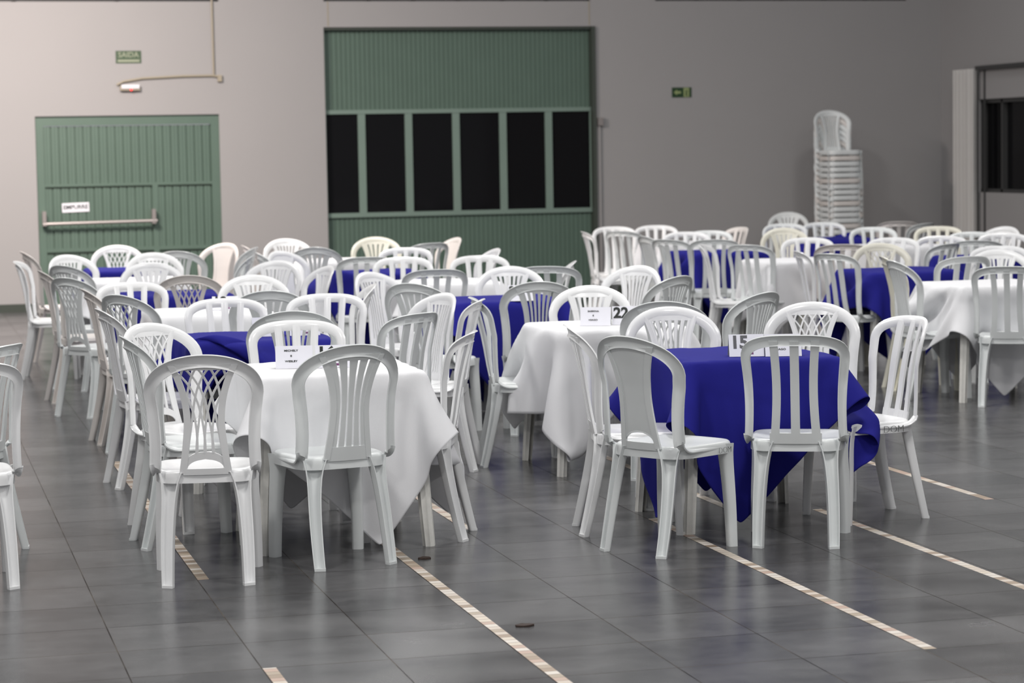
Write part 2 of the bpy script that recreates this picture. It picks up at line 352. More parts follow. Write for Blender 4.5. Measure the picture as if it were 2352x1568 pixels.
# ------------------------------------------------------------------ plastic chairs
# local axes: +y the way the sitter faces, back leans to -y, origin on the floor under the seat
PROF = [(.40, -.165), (.46, -.178), (.52, -.190), (.60, -.203), (.68, -.218), (.76, -.238), (.82, -.256), (.872, -.275)]
def yb(z): return float(np.interp(z, [p[0] for p in PROF], [p[1] for p in PROF]))
CV = .078
def P3(x, z, d=0.0):
    # a point of the back surface, d in front of it
    sl = (yb(z + .01) - yb(z - .01)) / .02
    n = np.array([0, 1.0, -sl]); n /= np.linalg.norm(n)
    return np.array([x, yb(z) - .014 + CV * (x / .22) ** 2 * min(1, .35 + (z - .42) * 2.6), z]) + n * d
def channel(mb, P, W, N, w, dep=.013, t=.0035, k=6):
    ls = []
    for p, wv, nv, wi in zip(P, W, N, w):
        fr_, bk = [], []
        for q in range(k + 1):
            c = -1 + 2 * q / k
            d = dep * (1 - abs(c) ** 2.6) - dep * .55
            fr_.append(p + wv * (c * wi / 2) + nv * d)
        for q in range(k + 1):
            c = 1 - 2 * q / k
            d = dep * (1 - abs(c) ** 2.6) - dep * .55 - t
            bk.append(p + wv * (c * (wi / 2 - (t * .6 if q in (0, k) else t * .2))) + nv * (d - (0.0015 if q in (0, k) else 0)))
        ls.append(fr_ + bk)
    mb.loops(ls, True, True)
def back_path(kind):
    pts = []
    if kind == 'bars': hw0, hwm, zt, z0, ex = .187, .196, .872, .762, 2.9
    else: hw0, hwm, zt, z0, ex = .186, .199, .885, .728, 2.08
    n = 14
    for i in range(n):
        z = .445 + (z0 - .445) * i / n
        s_ = (z - .445) / (z0 - .445)
        pts.append((hw0 - .006 * math.sin(s_ * math.pi) + (hwm - hw0) * s_ ** 1.6, z))
    m = 22
    hz = zt - .026 - z0
    for i in range(m + 1):
        a = math.pi / 2 * i / m
        pts.append((hwm * math.cos(a) ** (2 / ex), z0 + hz * math.sin(a) ** (2 / ex)))
    # resample evenly
    pts = np.array(pts); d = np.r_[0, np.cumsum(np.linalg.norm(np.diff(pts, axis=0), axis=1))]
    s_ = np.linspace(0, d[-1], 34)
    return np.stack([np.interp(s_, d, pts[:, 0]), np.interp(s_, d, pts[:, 1])], 1)
def frame_mesh(kind):
    half = back_path(kind); mb = MB()
    path = [np.array([x, z]) for x, z in half] + [np.array([-x, z]) for x, z in half[::-1][1:]]
    P = [P3(x, z) for x, z in path]; N = []
    for x, z in path:
        sl = (yb(z + .01) - yb(z - .01)) / .02; n = np.array([-x * 2 * CV / .0484 * .9, 1.0, -sl]); N.append(n / np.linalg.norm(n))
    wds = [(.038 + .012 * math.sin(math.pi * i / (len(P) - 1)) ** 2) if kind == 'bars' else (.050 + .004 * math.sin(math.pi * i / (len(P) - 1))) for i in range(len(P))]
    # sweep the two feet forward into the seat sides
    def foot(sx):
        x0 = half[0][0]; out = []
        y0 = P[0][1]; cen = np.array([y0 + .075, .452])
        for a in np.linspace(math.pi, math.pi * 1.5, 8)[1:]:
            out.append((np.array([sx * (x0 + .002), cen[0] + .075 * math.cos(a), cen[1] + .045 * math.sin(a) + .010]), np.array([0, -math.cos(a), -math.sin(a)])))
        for y in (y0 + .14, y0 + .20, y0 + .25):
            out.append((np.array([sx * (x0 + .001), y, .4165]), np.array([0, 0, 1.0])))
        return out
    fl = foot(1)[::-1]; fr_ = foot(-1)
    P = [p for p, n in fl] + P + [p for p, n in fr_]; N = [n for p, n in fl] + N + [n for p, n in fr_]
    wds = list(np.linspace(.014, .046, len(fl))) + wds + list(np.linspace(.046, .014, len(fr_)))
    W = []
    for i in range(len(P)):
        t = P[min(i + 1, len(P) - 1)] - P[max(i - 1, 0)]; t = t / np.linalg.norm(t)
        wv = np.cross(t, N[i]); W.append(wv / np.linalg.norm(wv)); N[i] = np.cross(W[i], t)
    channel(mb, P, W, N, wds, .0105)
    return mb.mesh('back_frame', None, True, 50)
def slat(mb, xl, xr, z0, z1, n=14, k=4, t=.005, d0=.002, crown=.002):
    ls = []
    for i in range(n + 1):
        z = z0 + (z1 - z0) * i / n; a, b = xl(z), xr(z)
        fr_ = [P3(a + (b - a) * q / k, z, d0 + crown * (1 - (2 * q / k - 1) ** 2)) for q in range(k + 1)]
        bk = [P3(a + (b - a) * q / k, z, d0 - t) for q in range(k, -1, -1)]
        ls.append(fr_ + bk)
    mb.loops(ls, True, True)
def xarc(w, zt, dz):  # height of the arch's inner edge at x
    return lambda x: zt - dz * (abs(x) / w) ** 2
def hwf(zs, ws):
    return lambda z: float(np.interp(z, zs, ws))
# smooth half width of the splat
def splat_hw(top, mid, bot, zt=.835, zm=.62, zb=.44):
    def f(z):
        if z > zm: s_ = (z - zm) / (zt - zm); return mid + (top - mid) * (s_ ** 2.1)
        s_ = (zm - z) / (zm - zb); return mid + (bot - mid) * s_ ** 1.4
    return f
def splat_mesh(kind):
    mb = MB()
    if kind == 'bars':
        for c, ww, bend in ((-.084, .034, .010), (0, .036, 0), (.084, .034, -.010)):
            f = lambda z, c=c, b_=bend: c + b_ * math.sin((z - .44) / .40 * math.pi)
            slat(mb, lambda z, ww=ww: f(z) - ww / 2, lambda z, ww=ww: f(z) + ww / 2, .428, .842, 14, 4, .010, .004, .004)
        slat(mb, lambda z: -.105, lambda z: .105, .418, .462, 3, 8, .008, .002, 0)
    elif kind == 'lattice':
        hw = splat_hw(.114, .062, .082)
        for s_ in (-1, 1):
            a = (lambda z: -hw(z) - .015) if s_ < 0 else (lambda z: hw(z) - .011)
            b = (lambda z: -hw(z) + .011) if s_ < 0 else (lambda z: hw(z) + .015)
            slat(mb, a, b, .425, .838 , 18, 4, .009, .003, .003)
        # crossing strands
        zt, zb = .832, .500
        for sgn in (-1, 1):
            for i in range(8):
                u0 = -1.5 + 3.0 * i / 7; pts = []
                for k in range(19):
                    t_ = k / 18; u = u0 + sgn * 1.10 * (1 - (1 - t_) ** 2.1)
                    pts.append((u, zt + (zb - zt) * t_))
                seg = []
                for u, z in pts + [(9, 0)]:
                    if abs(u) <= 1.03: seg.append((u * hw(z), z))
                    else:
                        if len(seg) > 2:
                            zz = [q[1] for q in seg][::-1]; xx = [q[0] for q in seg][::-1]
                            f = lambda z, zz=zz, xx=xx: float(np.interp(z, zz, xx))
                            d_ = .0035 if sgn > 0 else .0025
                            slat(mb, lambda z: f(z) - .0043, lambda z: f(z) + .0043, zz[0], zz[-1], len(zz) - 1, 2, .006, d_, .001)
                        seg = []
        slat(mb, lambda z: -.104, lambda z: .104, .822, .842, 2, 8, .006, .002, 0)
        slat(mb, lambda z: -hw(z), lambda z: hw(z), .418, .442, 2, 8, .008, .002, 0)
        def lens(z): return max(0, .068 * math.sqrt(max(0, 1 - ((z - .441) / .036) ** 2)))
        def topz(z): return max(0, .082 * math.sqrt(max(0, 1 - ((z - .441) / .066) ** 2)))
        for s_ in (-1, 1):
            slat(mb, (lambda z: -topz(z) - .004) if s_ < 0 else lens, (lambda z: -lens(z)) if s_ < 0 else (lambda z: topz(z) + .004), .441, .506, 14, 3, .006, .003, 0)
    elif kind == 'solid':
        hw = splat_hw(.114, .070, .088)
        slat(mb, lambda z: -hw(z) + .012, lambda z: hw(z) - .012, .492, .836, 18, 8, .004, .001, .001)
        for s_ in (-1, 1):
            a = (lambda z: -hw(z) - .012) if s_ < 0 else (lambda z: hw(z) - .013)
            b = (lambda z: -hw(z) + .013) if s_ < 0 else (lambda z: hw(z) + .012)
            slat(mb, a, b, .425, .838, 18, 3, .009, .002, .003)
        # plate down to the half-moon hole
        for s_ in (-1, 1):
            slat(mb, (lambda z: -hw(z)) if s_ < 0 else (lambda z: max(0, .075 * math.sqrt(max(0, 1 - ((z - .447) / .046) ** 2)))),
                 (lambda z: -max(0, .075 * math.sqrt(max(0, 1 - ((z - .447) / .046) ** 2)))) if s_ < 0 else (lambda z: hw(z)), .447, .494, 8, 3, .004, .001, 0)
        slat(mb, lambda z: -hw(z), lambda z: hw(z), .418, .448, 2, 8, .006, .002, 0)
        mb.tube([P3(.074 * math.cos(a), .447 + .045 * math.sin(a), -.001) for a in np.linspace(0, math.pi, 15)], .004, 5)
    else:
        if kind == 'fan': hw = splat_hw(.122, .066, .084); ns, gap = 5, .10
        else: hw = splat_hw(.114, .068, .086); ns, gap = 7, .36
        zs0, zs1 = .470, .822
        for s_ in (-1, 1):
            a = (lambda z: -hw(z) - .015) if s_ < 0 else (lambda z: hw(z) - .008)
            b = (lambda z: -hw(z) + .008) if s_ < 0 else (lambda z: hw(z) + .015)
            slat(mb, a, b, .425, .836, 18, 3, .010, .003, .003)
        edges = np.linspace(-1, 1, ns + 1)
        for i in range(ns):
            a, b = edges[i], edges[i + 1]; g = (b - a) * gap
            if kind == 'fan':
                # narrow gaps: they widen a little towards the top
                slat(mb, lambda z, a=a, g=g, i=i: (a + (0 if i == 0 else g)) * hw(z) + (0 if i == 0 else .0012), lambda z, b=b, g=g, i=i: (b - (0 if i == ns - 1 else g)) * hw(z) - (0 if i == ns - 1 else .0012), zs0, zs1, 16, 3, .005, .001, .0015)
            else:
                slat(mb, lambda z, a=a, g=g: (a + g * .62) * hw(z), lambda z, b=b, g=g: (b - g * .62) * hw(z), zs0, zs1, 16, 3, .007, .003, .002)
        slat(mb, lambda z: -hw(min(z, .825)) - .002, lambda z: hw(min(z, .825)) + .002, zs1 - .004, .840, 3, 8, .006, .001, .001)
        slat(mb, lambda z: -hw(z), lambda z: hw(z), .418, zs0 + .004, 3, 8, .006, .001, 0)
    return mb.mesh('splat', None, True, 40)
def seat_mesh():
    mb = MB(); n = 48
    def outline(a):
        ca, sa = math.cos(a), math.sin(a); ex = 2 / 4.5
        x = math.copysign(abs(ca) ** ex, ca); y = math.copysign(abs(sa) ** ex, sa)
        hw = .197 - .010 * (1 - y) / 2
        return x * hw * (1 if True else 1), .012 + y * .192
    rings = [(.02, -.016), (.35, -.015), (.62, -.010), (.80, -.002), (.90, .002), (.955, .001), (.985, -.004), (1.0, -.012)]
    ls = []
    for r, dz in rings:
        ls.append([(outline(2 * math.pi * i / n)[0] * r, .012 + (outline(2 * math.pi * i / n)[1] - .012) * r, .432 + dz + (.006 if False else 0)) for i in range(n)])
    for r, z in ((1.004, .405), (1.006, .385), (.99, .385), (.985, .412), (.6, .407), (.02, .405)):
        ls.append([(outline(2 * math.pi * i / n)[0] * r, .012 + (outline(2 * math.pi * i / n)[1] - .012) * r, z) for i in range(n)])
    mb.loops(ls, True, True)
    return mb.mesh('seat', None, True, 45)
def leg_mesh(front, sx):
    mb = MB(); ls = []; n = 12
    for i in range(n + 1):
        t_ = i / n; z = .425 * (1 - t_)
        if front:
            cx = sx * (.158 + .022 * t_ + .006 * math.sin(t_ * math.pi)); cy = .150 + .016 * t_; wd = .054 - .006 * t_ + .046 * math.exp(-t_ * 9); dp = .046 - .012 * t_; face = 1
        else:
            cx = sx * (.128 + .022 * t_ + .006 * math.sin(t_ * math.pi)); cy = -.158 - .085 * t_ ** 1.25; wd = .054 - .010 * t_ + .040 * math.exp(-t_ * 9); dp = .042 - .010 * t_; face = -1
        yaw = sx * (-.45 if front else .42)
        out, inn = [], []
        for q in range(9):
            a = math.pi * q / 8
            out.append((wd / 2 * math.copysign(abs(math.cos(a)) ** .5, math.cos(a)), -face * dp * (abs(math.sin(a)) ** .5)))
        for q in range(8, -1, -1):
            a = math.pi * q / 8
            inn.append(((wd / 2 - .0045) * math.copysign(abs(math.cos(a)) ** .5, math.cos(a)), -face * (dp - .0045) * (abs(math.sin(a)) ** .5)))
        c_, s_ = math.cos(yaw), math.sin(yaw)
        ls.append([(cx + px * c_ - (py + face * dp * .4) * s_, cy + px * s_ + (py + face * dp * .4) * c_, z) for px, py in out + inn])
    mb.loops(ls, True, True)
    # foot pad
    pts = ls[-1][:9]; k = len(pts)
    lo = [(p[0], p[1], 0.0) for p in pts]; hi = [(p[0], p[1], .010) for p in pts]
    mb.loops([lo, hi], True, True)
    return mb.mesh('leg', None, True, 45)
def with_mat(me, m):
    c = me.copy(); c.materials.clear(); c.materials.append(m); return c
_b = dict(seat=seat_mesh(), legs=[leg_mesh(True, 1), leg_mesh(True, -1), leg_mesh(False, 1), leg_mesh(False, -1)])
for k in ('arch', 'bars'): _b['frame_' + k] = frame_mesh('bars' if k == 'bars' else 'arch')
for k in ('bars', 'lattice', 'solid', 'fan', 'slots'): _b['splat_' + k] = splat_mesh(k)
_lib = {}
def lib(part, m):
    key = (part, m)
    if key not in _lib:
        src = _b['legs'][int(part[3:])] if part.startswith('leg') else _b[part]
        _lib[key] = with_mat(src, M[m])
        _lib[key].name = 'leg' if part.startswith('leg') else ('back_frame' if part.startswith('frame') else part.split('_')[0])
    return _lib[key]
protos = {}
def make_chair(kind, m):
    r = ob('plastic_chair', None)
    fr_ = 'frame_bars' if kind == 'bars' else 'frame_arch'
    ob('seat', lib('seat', m), r)
    b_ = ob('backrest', lib(fr_, m), r)
    ob('splat', lib('splat_' + kind, m), b_)
    for i in range(4): ob('leg', lib('leg%d' % i, m), r)
    return r
def copy_tree(o, parent=None):
    c = o.copy(); COL.objects.link(c); c.parent = parent
    for ch in o.children: copy_tree(ch, c)
    return c

# ------------------------------------------------------------------ the layout
# tables: row letter, number from the front, x, y of the near left corner, cloth, cloth turn
TB = [('A', 1.40, 9.56, 'w', 53), ('A', 1.36, 11.45, 'b', 48), ('A', 1.40, 13.48, 'w', 45), ('A', 1.42, 15.42, 'b', 50), ('A', 1.36, 17.38, 'w', 43), ('A', 1.48, 19.05, 'b', 47),
      ('B', 3.18, 9.47, 'b', 40), ('B', 3.16, 11.38, 'w', 6), ('B', 3.20, 13.76, 'b', 44), ('B', 3.32, 15.84, 'w', 47), ('B', 3.15, 17.47, 'b', 43), ('B', 3.22, 19.6, 'w', 45),
      ('C', 6.42, 13.72, 'w', 46), ('C', 6.58, 15.52, 'b', 44), ('C', 6.52, 17.36, 'w', 12), ('C', 6.50, 19.18, 'b', 46),
      ('D', 8.04, 17.05, 'b', 45), ('D', 8.30, 19.45, 'w', 10), ('D', 8.40, 21.15, 'b', 45), ('C', 6.88, 21.2, 'w', 30)]
# chairs: pixel of the top of the back in the photograph, turn against the line of sight
# (0 = seen from behind, 90 = facing right, 180 = facing the camera), back design, plastic
CH = [
 ('W', 1.134, 9.187, 8, 'lattice', 'white'), ('W', 1.655, 9.40, -12, 'fan', 'cool'), ('W', .22, 9.38, -4, 'bars', 'white'), ('W', .20, 10.09, -60, 'bars', 'cool'),
 (340, 740, 140, 'lattice', 'white'), (289, 768, 80, 'slots', 'cool'), (272, 674, 47, 'lattice', 'cool'), (232, 706, 78, 'slots', 'white'),
 (151, 635, 47, 'lattice', 'cool'), (143, 607, 47, 'slots', 'cool'), (54, 576, 80, 'slots', 'warm'), (37, 598, 97, 'bars', 'white'),
 (153, 584, 147, 'slots', 'white'), (268, 562, 178, 'lattice', 'white'), (197, 661, 80, 'slots', 'warm'), (96, 619, 80, 'slots', 'warm'), (350, 579, 172, 'slots', 'white'), (405, 575, 12, 'slots', 'cool'),
 (345, 601, 176, 'fan', 'white'), (298, 646, 172, 'bars', 'white'), (432, 630, 4, 'lattice', 'warm'), (580, 630, 176, 'slots', 'white'),
 (618, 665, 0, 'fan', 'cool'), (515, 683, 174, 'bars', 'white'), (680, 733, 178, 'bars', 'white'), (672, 711, 0, 'slots', 'cool'), (752, 672, 186, 'bars', 'white'),
 (517, 557, 222, 'solid', 'warm'), (583, 566, -74, 'slots', 'cool'), (562, 562, 80, 'solid', 'warm'), (576, 584, -84, 'solid', 'cool'), (594, 578, 80, 'solid', 'cool'),
 (655, 547, 166, 'slots', 'white'), (643, 575, 134, 'solid', 'white'), (722, 566, 6, 'fan', 'cool'), (637, 597, 206, 'slots', 'white'), (752, 609, 248, 'fan', 'white'),
 (862, 543, 176, 'fan', 'cream'), (843, 588, -8, 'bars', 'cool'), (925, 589, 180, 'bars', 'white'), (932, 567, 184, 'bars', 'white'), (994, 556, -36, 'bars', 'cool'),
 (1047, 544, 246, 'solid', 'warm'), (1138, 569, 252, 'fan', 'white'), (1100, 585, 176, 'bars', 'white'), (1003, 616, -10, 'bars', 'cool'), (848, 623, 132, 'slots', 'white'),
 (853, 650, 264, 'slots', 'white'), (942, 648, 30, 'fan', 'cool'), (1019, 671, 238, 'slots', 'white'), (966, 715, -52, 'bars', 'cool'),
 (1084, 757, 278, 'bars', 'white'), (1104, 684, 277, 'bars', 'white'), (1085, 680, 86, 'bars', 'cool'),
 (1170, 610, 178, 'slots', 'white'), (1238, 644, -2, 'slots', 'cool'), (1255, 609, 12, 'bars', 'cool'), (1315, 597, 268, 'slots', 'white'),
 (1355, 654, 180, 'slots', 'white'), (1466, 609, 212, 'slots', 'white'), (1560, 631, -52, 'slots', 'cool'), (1525, 689, 4, 'lattice', 'cool'),
 (1537, 703, 170, 'slots', 'white'), (1308, 743, 84, 'slots', 'white'), ('W', 3.02, 9.20, 58, 'solid', 'cool'), ('W', 3.575, 9.21, 24, 'bars', 'cool'),
 (1757, 668, -54, 'slots', 'cool'), (1866, 692, 182, 'lattice', 'white'), ('W', 4.03, 9.655, -97, 'bars', 'white'),
 (1339, 530, 82, 'bars', 'white'), (1408, 519, 170, 'bars', 'white'), (1424, 529, 34, 'bars', 'cool'), (1506, 516, 178, 'bars', 'white'), (1481, 541, 60, 'slots', 'cool'),
 (1574, 531, 172, 'bars', 'white'), (1628, 528, 180, 'bars', 'cool'), (1640, 548, 0, 'bars', 'cool'), (1611, 559, 100, 'bars', 'white'), (1712, 560, 34, 'bars', 'cool'),
 (1704, 520, 240, 'bars', 'warm'), (1810, 486, 180, 'fan', 'cool'), (1800, 512, 172, 'bars', 'cool'), (1800, 522, 172, 'fan', 'cream'), (1890, 509, 176, 'bars', 'cool'),
 (1855, 544, 180, 'bars', 'white'), (1828, 573, 80, 'bars', 'white'), (1935, 559, 0, 'bars', 'warm'), (1904, 580, 44, 'bars', 'cool'),
 (2020, 557, 170, 'lattice', 'cream'), (2003, 520, 172, 'bars', 'cool'), (2065, 507, -8, 'bars', 'warm'), (2052, 544, 184, 'bars', 'white'),
 (2128, 511, -57, 'bars', 'cool'), (2155, 518, 180, 'bars', 'cream'), (2162, 540, 178, 'bars', 'white'), (2232, 531, 178, 'bars', 'cool'), (2308, 519, 214, 'slots', 'white'),
 (2305, 534, 180, 'bars', 'white'), (2183, 557, -57, 'bars', 'cool'), (2242, 550, 4, 'bars', 'cool'), (2298, 563, 186, 'bars', 'white'), (2292, 572, 178, 'slots', 'white'),
 (2226, 586, -34, 'bars', 'cool'), (2312, 609, 4, 'bars', 'cool'), (2031, 587, 76, 'slots', 'cream'), (2052, 596, 66, 'slots', 'cool'), (1530, 548, 40, 'bars', 'cool'),
]
BACK = dict(lattice='lattice-back', fan='fan-back', bars='bar-back', solid='solid-back', slots='slotted-back')
PLC = dict(white='white', cool='greyish white', cream='cream', warm='off-white')
ROWN = dict(A='left', B='middle', C='right', D='far right')
cnt = {}; TABLES = []
for (row, tx, ty, col, turn) in TB:
    cnt[row] = cnt.get(row, 0) + 1
    TABLES.append(dict(row=row, n=cnt[row], x=tx + .35, y=ty + .35, col=col, turn=turn))
ORD = {1: 'front', 2: 'second', 3: 'third', 4: 'fourth', 5: 'fifth', 6: 'sixth'}
def tname(t):
    c = 'white' if t['col'] == 'w' else 'blue'
    return "the %s row's %s table, %s-clothed" % (ROWN[t['row']], ORD[t['n']], c)
def pj(X, Y, Z):
    P = np.array([X, Y, Z - H]); d = P @ F_
    return 1176 + FPX * (P @ R_) / d, 784 - FPX * (P @ U_) / d
CHAIRS = []
for c in CH:
    if c[0] == 'W':
        _, ox, oy, yaw, kind, m = c; yaw = math.radians(yaw)
    else:
        px, py, h, kind, m = c
        X, Y = un(px, py, .872 if kind == 'bars' else .885)
        yaw = math.atan2(X, Y) + math.radians(h)
        ox, oy = X + .275 * math.sin(yaw), Y + .275 * math.cos(yaw)   # the back's top sits .275 behind the chair's origin
    q = pj(ox - .275 * math.sin(yaw), oy - .275 * math.cos(yaw), .88)
    hh = (math.degrees(yaw - math.atan2(ox, oy))) % 360
    CHAIRS.append(dict(px=q[0], py=q[1], x=ox, y=oy, yaw=yaw, h=hh, kind=kind, m=m))

# ------------------------------------------------------------------ tables
def table_leg(sx, sy):
    mb = MB(); ls = []
    for i in range(9):
        t_ = i / 8; z = .70 * (1 - t_); c = np.array([sx * (.295 + .045 * t_), sy * (.295 + .045 * t_)]); w_ = .062 - .014 * t_
        pts = []
        for q in range(13):
            a = math.pi * 1.5 * q / 12 - math.pi * .25 + math.atan2(sy, sx) - math.pi * .5
            r = w_ / 2 * (1 + .10 * math.cos(q * math.pi))
            pts.append((c[0] + r * math.cos(a), c[1] + r * math.sin(a), z))
        inn = [(c[0] + (p[0] - c[0]) * .84, c[1] + (p[1] - c[1]) * .84, z) for p in pts[::-1]]
        ls.append(pts + inn)
    mb.loops(ls, True, True)
    return mb.mesh('leg', M['foot'])
def table_top():
    mb = MB(); n = 40; ls = []
    def o_(a, r): ca, sa = math.cos(a), math.sin(a); e = 2 / 9; return (math.copysign(abs(ca) ** e, ca) * r, math.copysign(abs(sa) ** e, sa) * r)
    for r, z in ((.05, .716), (.33, .716), (.345, .713), (.349, .705), (.349, .672), (.343, .672), (.341, .700), (.05, .702)):
        ls.append([(*o_(2 * math.pi * i / n, r), z) for i in range(n)])
    mb.loops(ls, True, True); return mb.mesh('tabletop', M['white'])
tt = table_top(); tl = [table_leg(a, b) for a in (-1, 1) for b in (-1, 1)]
t0 = ob('plastic_table', None); ob('tabletop', tt, t0)
for l in tl: ob('leg', l, t0)

# cloth drape: many cloths at once, position based
def drape(specs, L=1.41, N=45, steps=175, iters=9, seed=3):
    B = len(specs); rng = np.random.RandomState(seed)
    g = np.linspace(-L / 2, L / 2, N); hgt = g[1] - g[0]
    X, Y = np.meshgrid(g, g, indexing='ij'); P = np.zeros((B, N, N, 3))
    for b, sp in enumerate(specs):
        a = math.radians(sp['turn']); c, s_ = math.cos(a), math.sin(a)
        P[b, :, :, 0] = X * c - Y * s_ + sp.get('ox', 0); P[b, :, :, 1] = X * s_ + Y * c + sp.get('oy', 0)
    P[..., 2] = .7235
    P += rng.uniform(-.0015, .0015, P.shape) * np.array([1, 1, 0])
    rad = np.maximum(np.abs(P[..., 0]), np.abs(P[..., 1]))
    P[..., 2] -= np.clip(rad - .35, 0, 1) * .5
    FIX = (np.abs(P[..., 0]) < .325) & (np.abs(P[..., 1]) < .325); P0 = P.copy(); P0[..., 2] = np.where(FIX, .7235, P0[..., 2])
    V = np.zeros_like(P); dt = .014
    def con(A, Bv, rest, k):
        d = Bv - A; ln = np.sqrt((d * d).sum(-1, keepdims=True)) + 1e-9
        return d * (k * .5 * (ln - rest) / ln)
    def sweep(P, axis, off, step, rest, k):
        n = N
        idx = np.arange(off, n - step, 2 * step)
        for sub in range(step):
            ia = idx + sub; ia = ia[ia + step < n]
            if axis == 0: A, Bv = P[:, ia], P[:, ia + step]
            else: A, Bv = P[:, :, ia], P[:, :, ia + step]
            c = con(A, Bv, rest, k)
            if axis == 0: P[:, ia] += c; P[:, ia + step] -= c
            else: P[:, :, ia] += c; P[:, :, ia + step] -= c
    def shear(P, k):
        r = hgt * math.sqrt(2)
        for oi in (0, 1):
            for sg in (0, 1):
                ia = np.arange(oi, N - 1, 2)
                if sg == 0:
                    A = P[:, ia][:, :, :-1]; Bv = P[:, ia + 1][:, :, 1:]
                else:
                    A = P[:, ia][:, :, 1:]; Bv = P[:, ia + 1][:, :, :-1]
                c = con(A, Bv, r, k * .5)
                tA = P[:, ia]; tB = P[:, ia + 1]
                if sg == 0: tA[:, :, :-1] += c; tB[:, :, 1:] -= c
                else: tA[:, :, 1:] += c; tB[:, :, :-1] -= c
                P[:, ia] = tA; P[:, ia + 1] = tB
    def collide(P):
        hb = .356; rt = .7235
        x, y, z = P[..., 0], P[..., 1], P[..., 2]
        inside = (np.abs(x) < hb) & (np.abs(y) < hb) & (z < rt) & (z > .655)
        top = inside & (z > rt - .03)
        z[top] = rt
        side = inside & ~top
        dx = hb - np.abs(x); dy = hb - np.abs(y)
        sx = side & (dx <= dy); sy_ = side & (dx > dy)
        x[sx] = np.sign(x[sx]) * hb; y[sy_] = np.sign(y[sy_]) * hb
        P[FIX] = P0[FIX]
        e = .290 + .045 * (1 - z / .7) + .038
        lg = (np.abs(x) < e) & (np.abs(y) < e) & (np.abs(x) > e - .085) & (np.abs(y) > e - .085) & (z < .66)
        ax_ = lg & (np.abs(x) >= np.abs(y)); ay_ = lg & ~ax_
        x[ax_] = (np.sign(x) * e)[ax_]; y[ay_] = (np.sign(y) * e)[ay_]
        for b, sp in enumerate(specs):
            for (cx, cy, yaw, catch) in sp.get('seats', ()):
                c, s_ = math.cos(yaw), math.sin(yaw)
                lx = (x[b] - cx) * c - (y[b] - cy) * s_; ly = (x[b] - cx) * s_ + (y[b] - cy) * c
                ey = .222 if catch else .185; ex_ = .212 if catch else .185
                m = (np.abs(lx) < ex_) & (ly > -.19) & (ly < ey) & (z[b] < .452)
                up = (m & (z[b] > .40)) if catch else (m & False); z[b][up] = .452
                sd = m & ~up & (z[b] > .12)
                if sd.any():
                    ddx = ex_ - np.abs(lx); ddf = ey - ly; tf = sd & (ddf < ddx); ts = sd & ~tf
                    ly2 = ly.copy(); lx2 = lx.copy(); ly2[tf] = ey; lx2[ts] = np.sign(lx[ts]) * ex_
                    nx_ = (cx + lx2 * c + ly2 * s_)[sd]; ny_ = (cy - lx2 * s_ + ly2 * c)[sd]
                    x[b][sd] += np.clip(nx_ - x[b][sd], -.006, .006); y[b][sd] += np.clip(ny_ - y[b][sd], -.006, .006)
        np.maximum(z, .012, out=z)
    for st in range(steps):
        V[..., 2] -= 9.8 * dt; V *= .965 if st < steps * .7 else .90
        Q = P.copy(); P += V * dt
        for it in range(iters):
            for ax in (0, 1):
                sweep(P, ax, 0, 1, hgt, 1); sweep(P, ax, 1, 1, hgt, 1)
            shear(P, .55)
            if it % 3 == 0:
                for ax in (0, 1):
                    sweep(P, ax, 0, 3, hgt * 3, .28); sweep(P, ax, 3, 3, hgt * 3, .28)
            collide(P)
        for b, sp in enumerate(specs):
            for (ci, cj, tx, ty, tz, rr) in sp.get('pins', ()):
                i_, j_ = int(round(ci * (N - 1))), int(round(cj * (N - 1)))
                P[b, i_, j_] += (np.array([tx, ty, tz]) - P[b, i_, j_]) * rr * min(1, st / 60)
        # friction on the table top
        on = (P[..., 2] > .7225)[..., None]
        P = np.where(on, Q + (P - Q) * np.array([.15, .15, 1]), P)
        V = (P - Q) / dt
        sp_ = np.sqrt((V * V).sum(-1, keepdims=True)); V *= np.minimum(1, 2.2 / (sp_ + 1e-6))
    return P
SHIFT = {('A', 1): (.02, -.03), ('B', 2): (-.07, -.06), ('B', 1): (-.04, 0)}
for c in CHAIRS: c['catch'] = False
PINS = {('B', 1): [(1, .27, 0.410, -0.390, 0.331, .5), (1, 0, 0.268, -0.320, 0.086, .5)], ('B', 2): [(0, 0, -0.343, -0.430, 0.139, .5)]}
for t in TABLES: t['pins'] = PINS.get((t['row'], t['n']), [])
for t in TABLES: t['ox'], t['oy'] = SHIFT.get((t['row'], t['n']), (random.uniform(-.03, .03), random.uniform(-.03, .03)))
for t in TABLES:
    t['seats'] = [(c['x'] - t['x'], c['y'] - t['y'], c['yaw'], c['catch']) for c in CHAIRS if math.hypot(c['x'] - t['x'], c['y'] - t['y']) < 1.15]
DR = drape(TABLES)
used = False
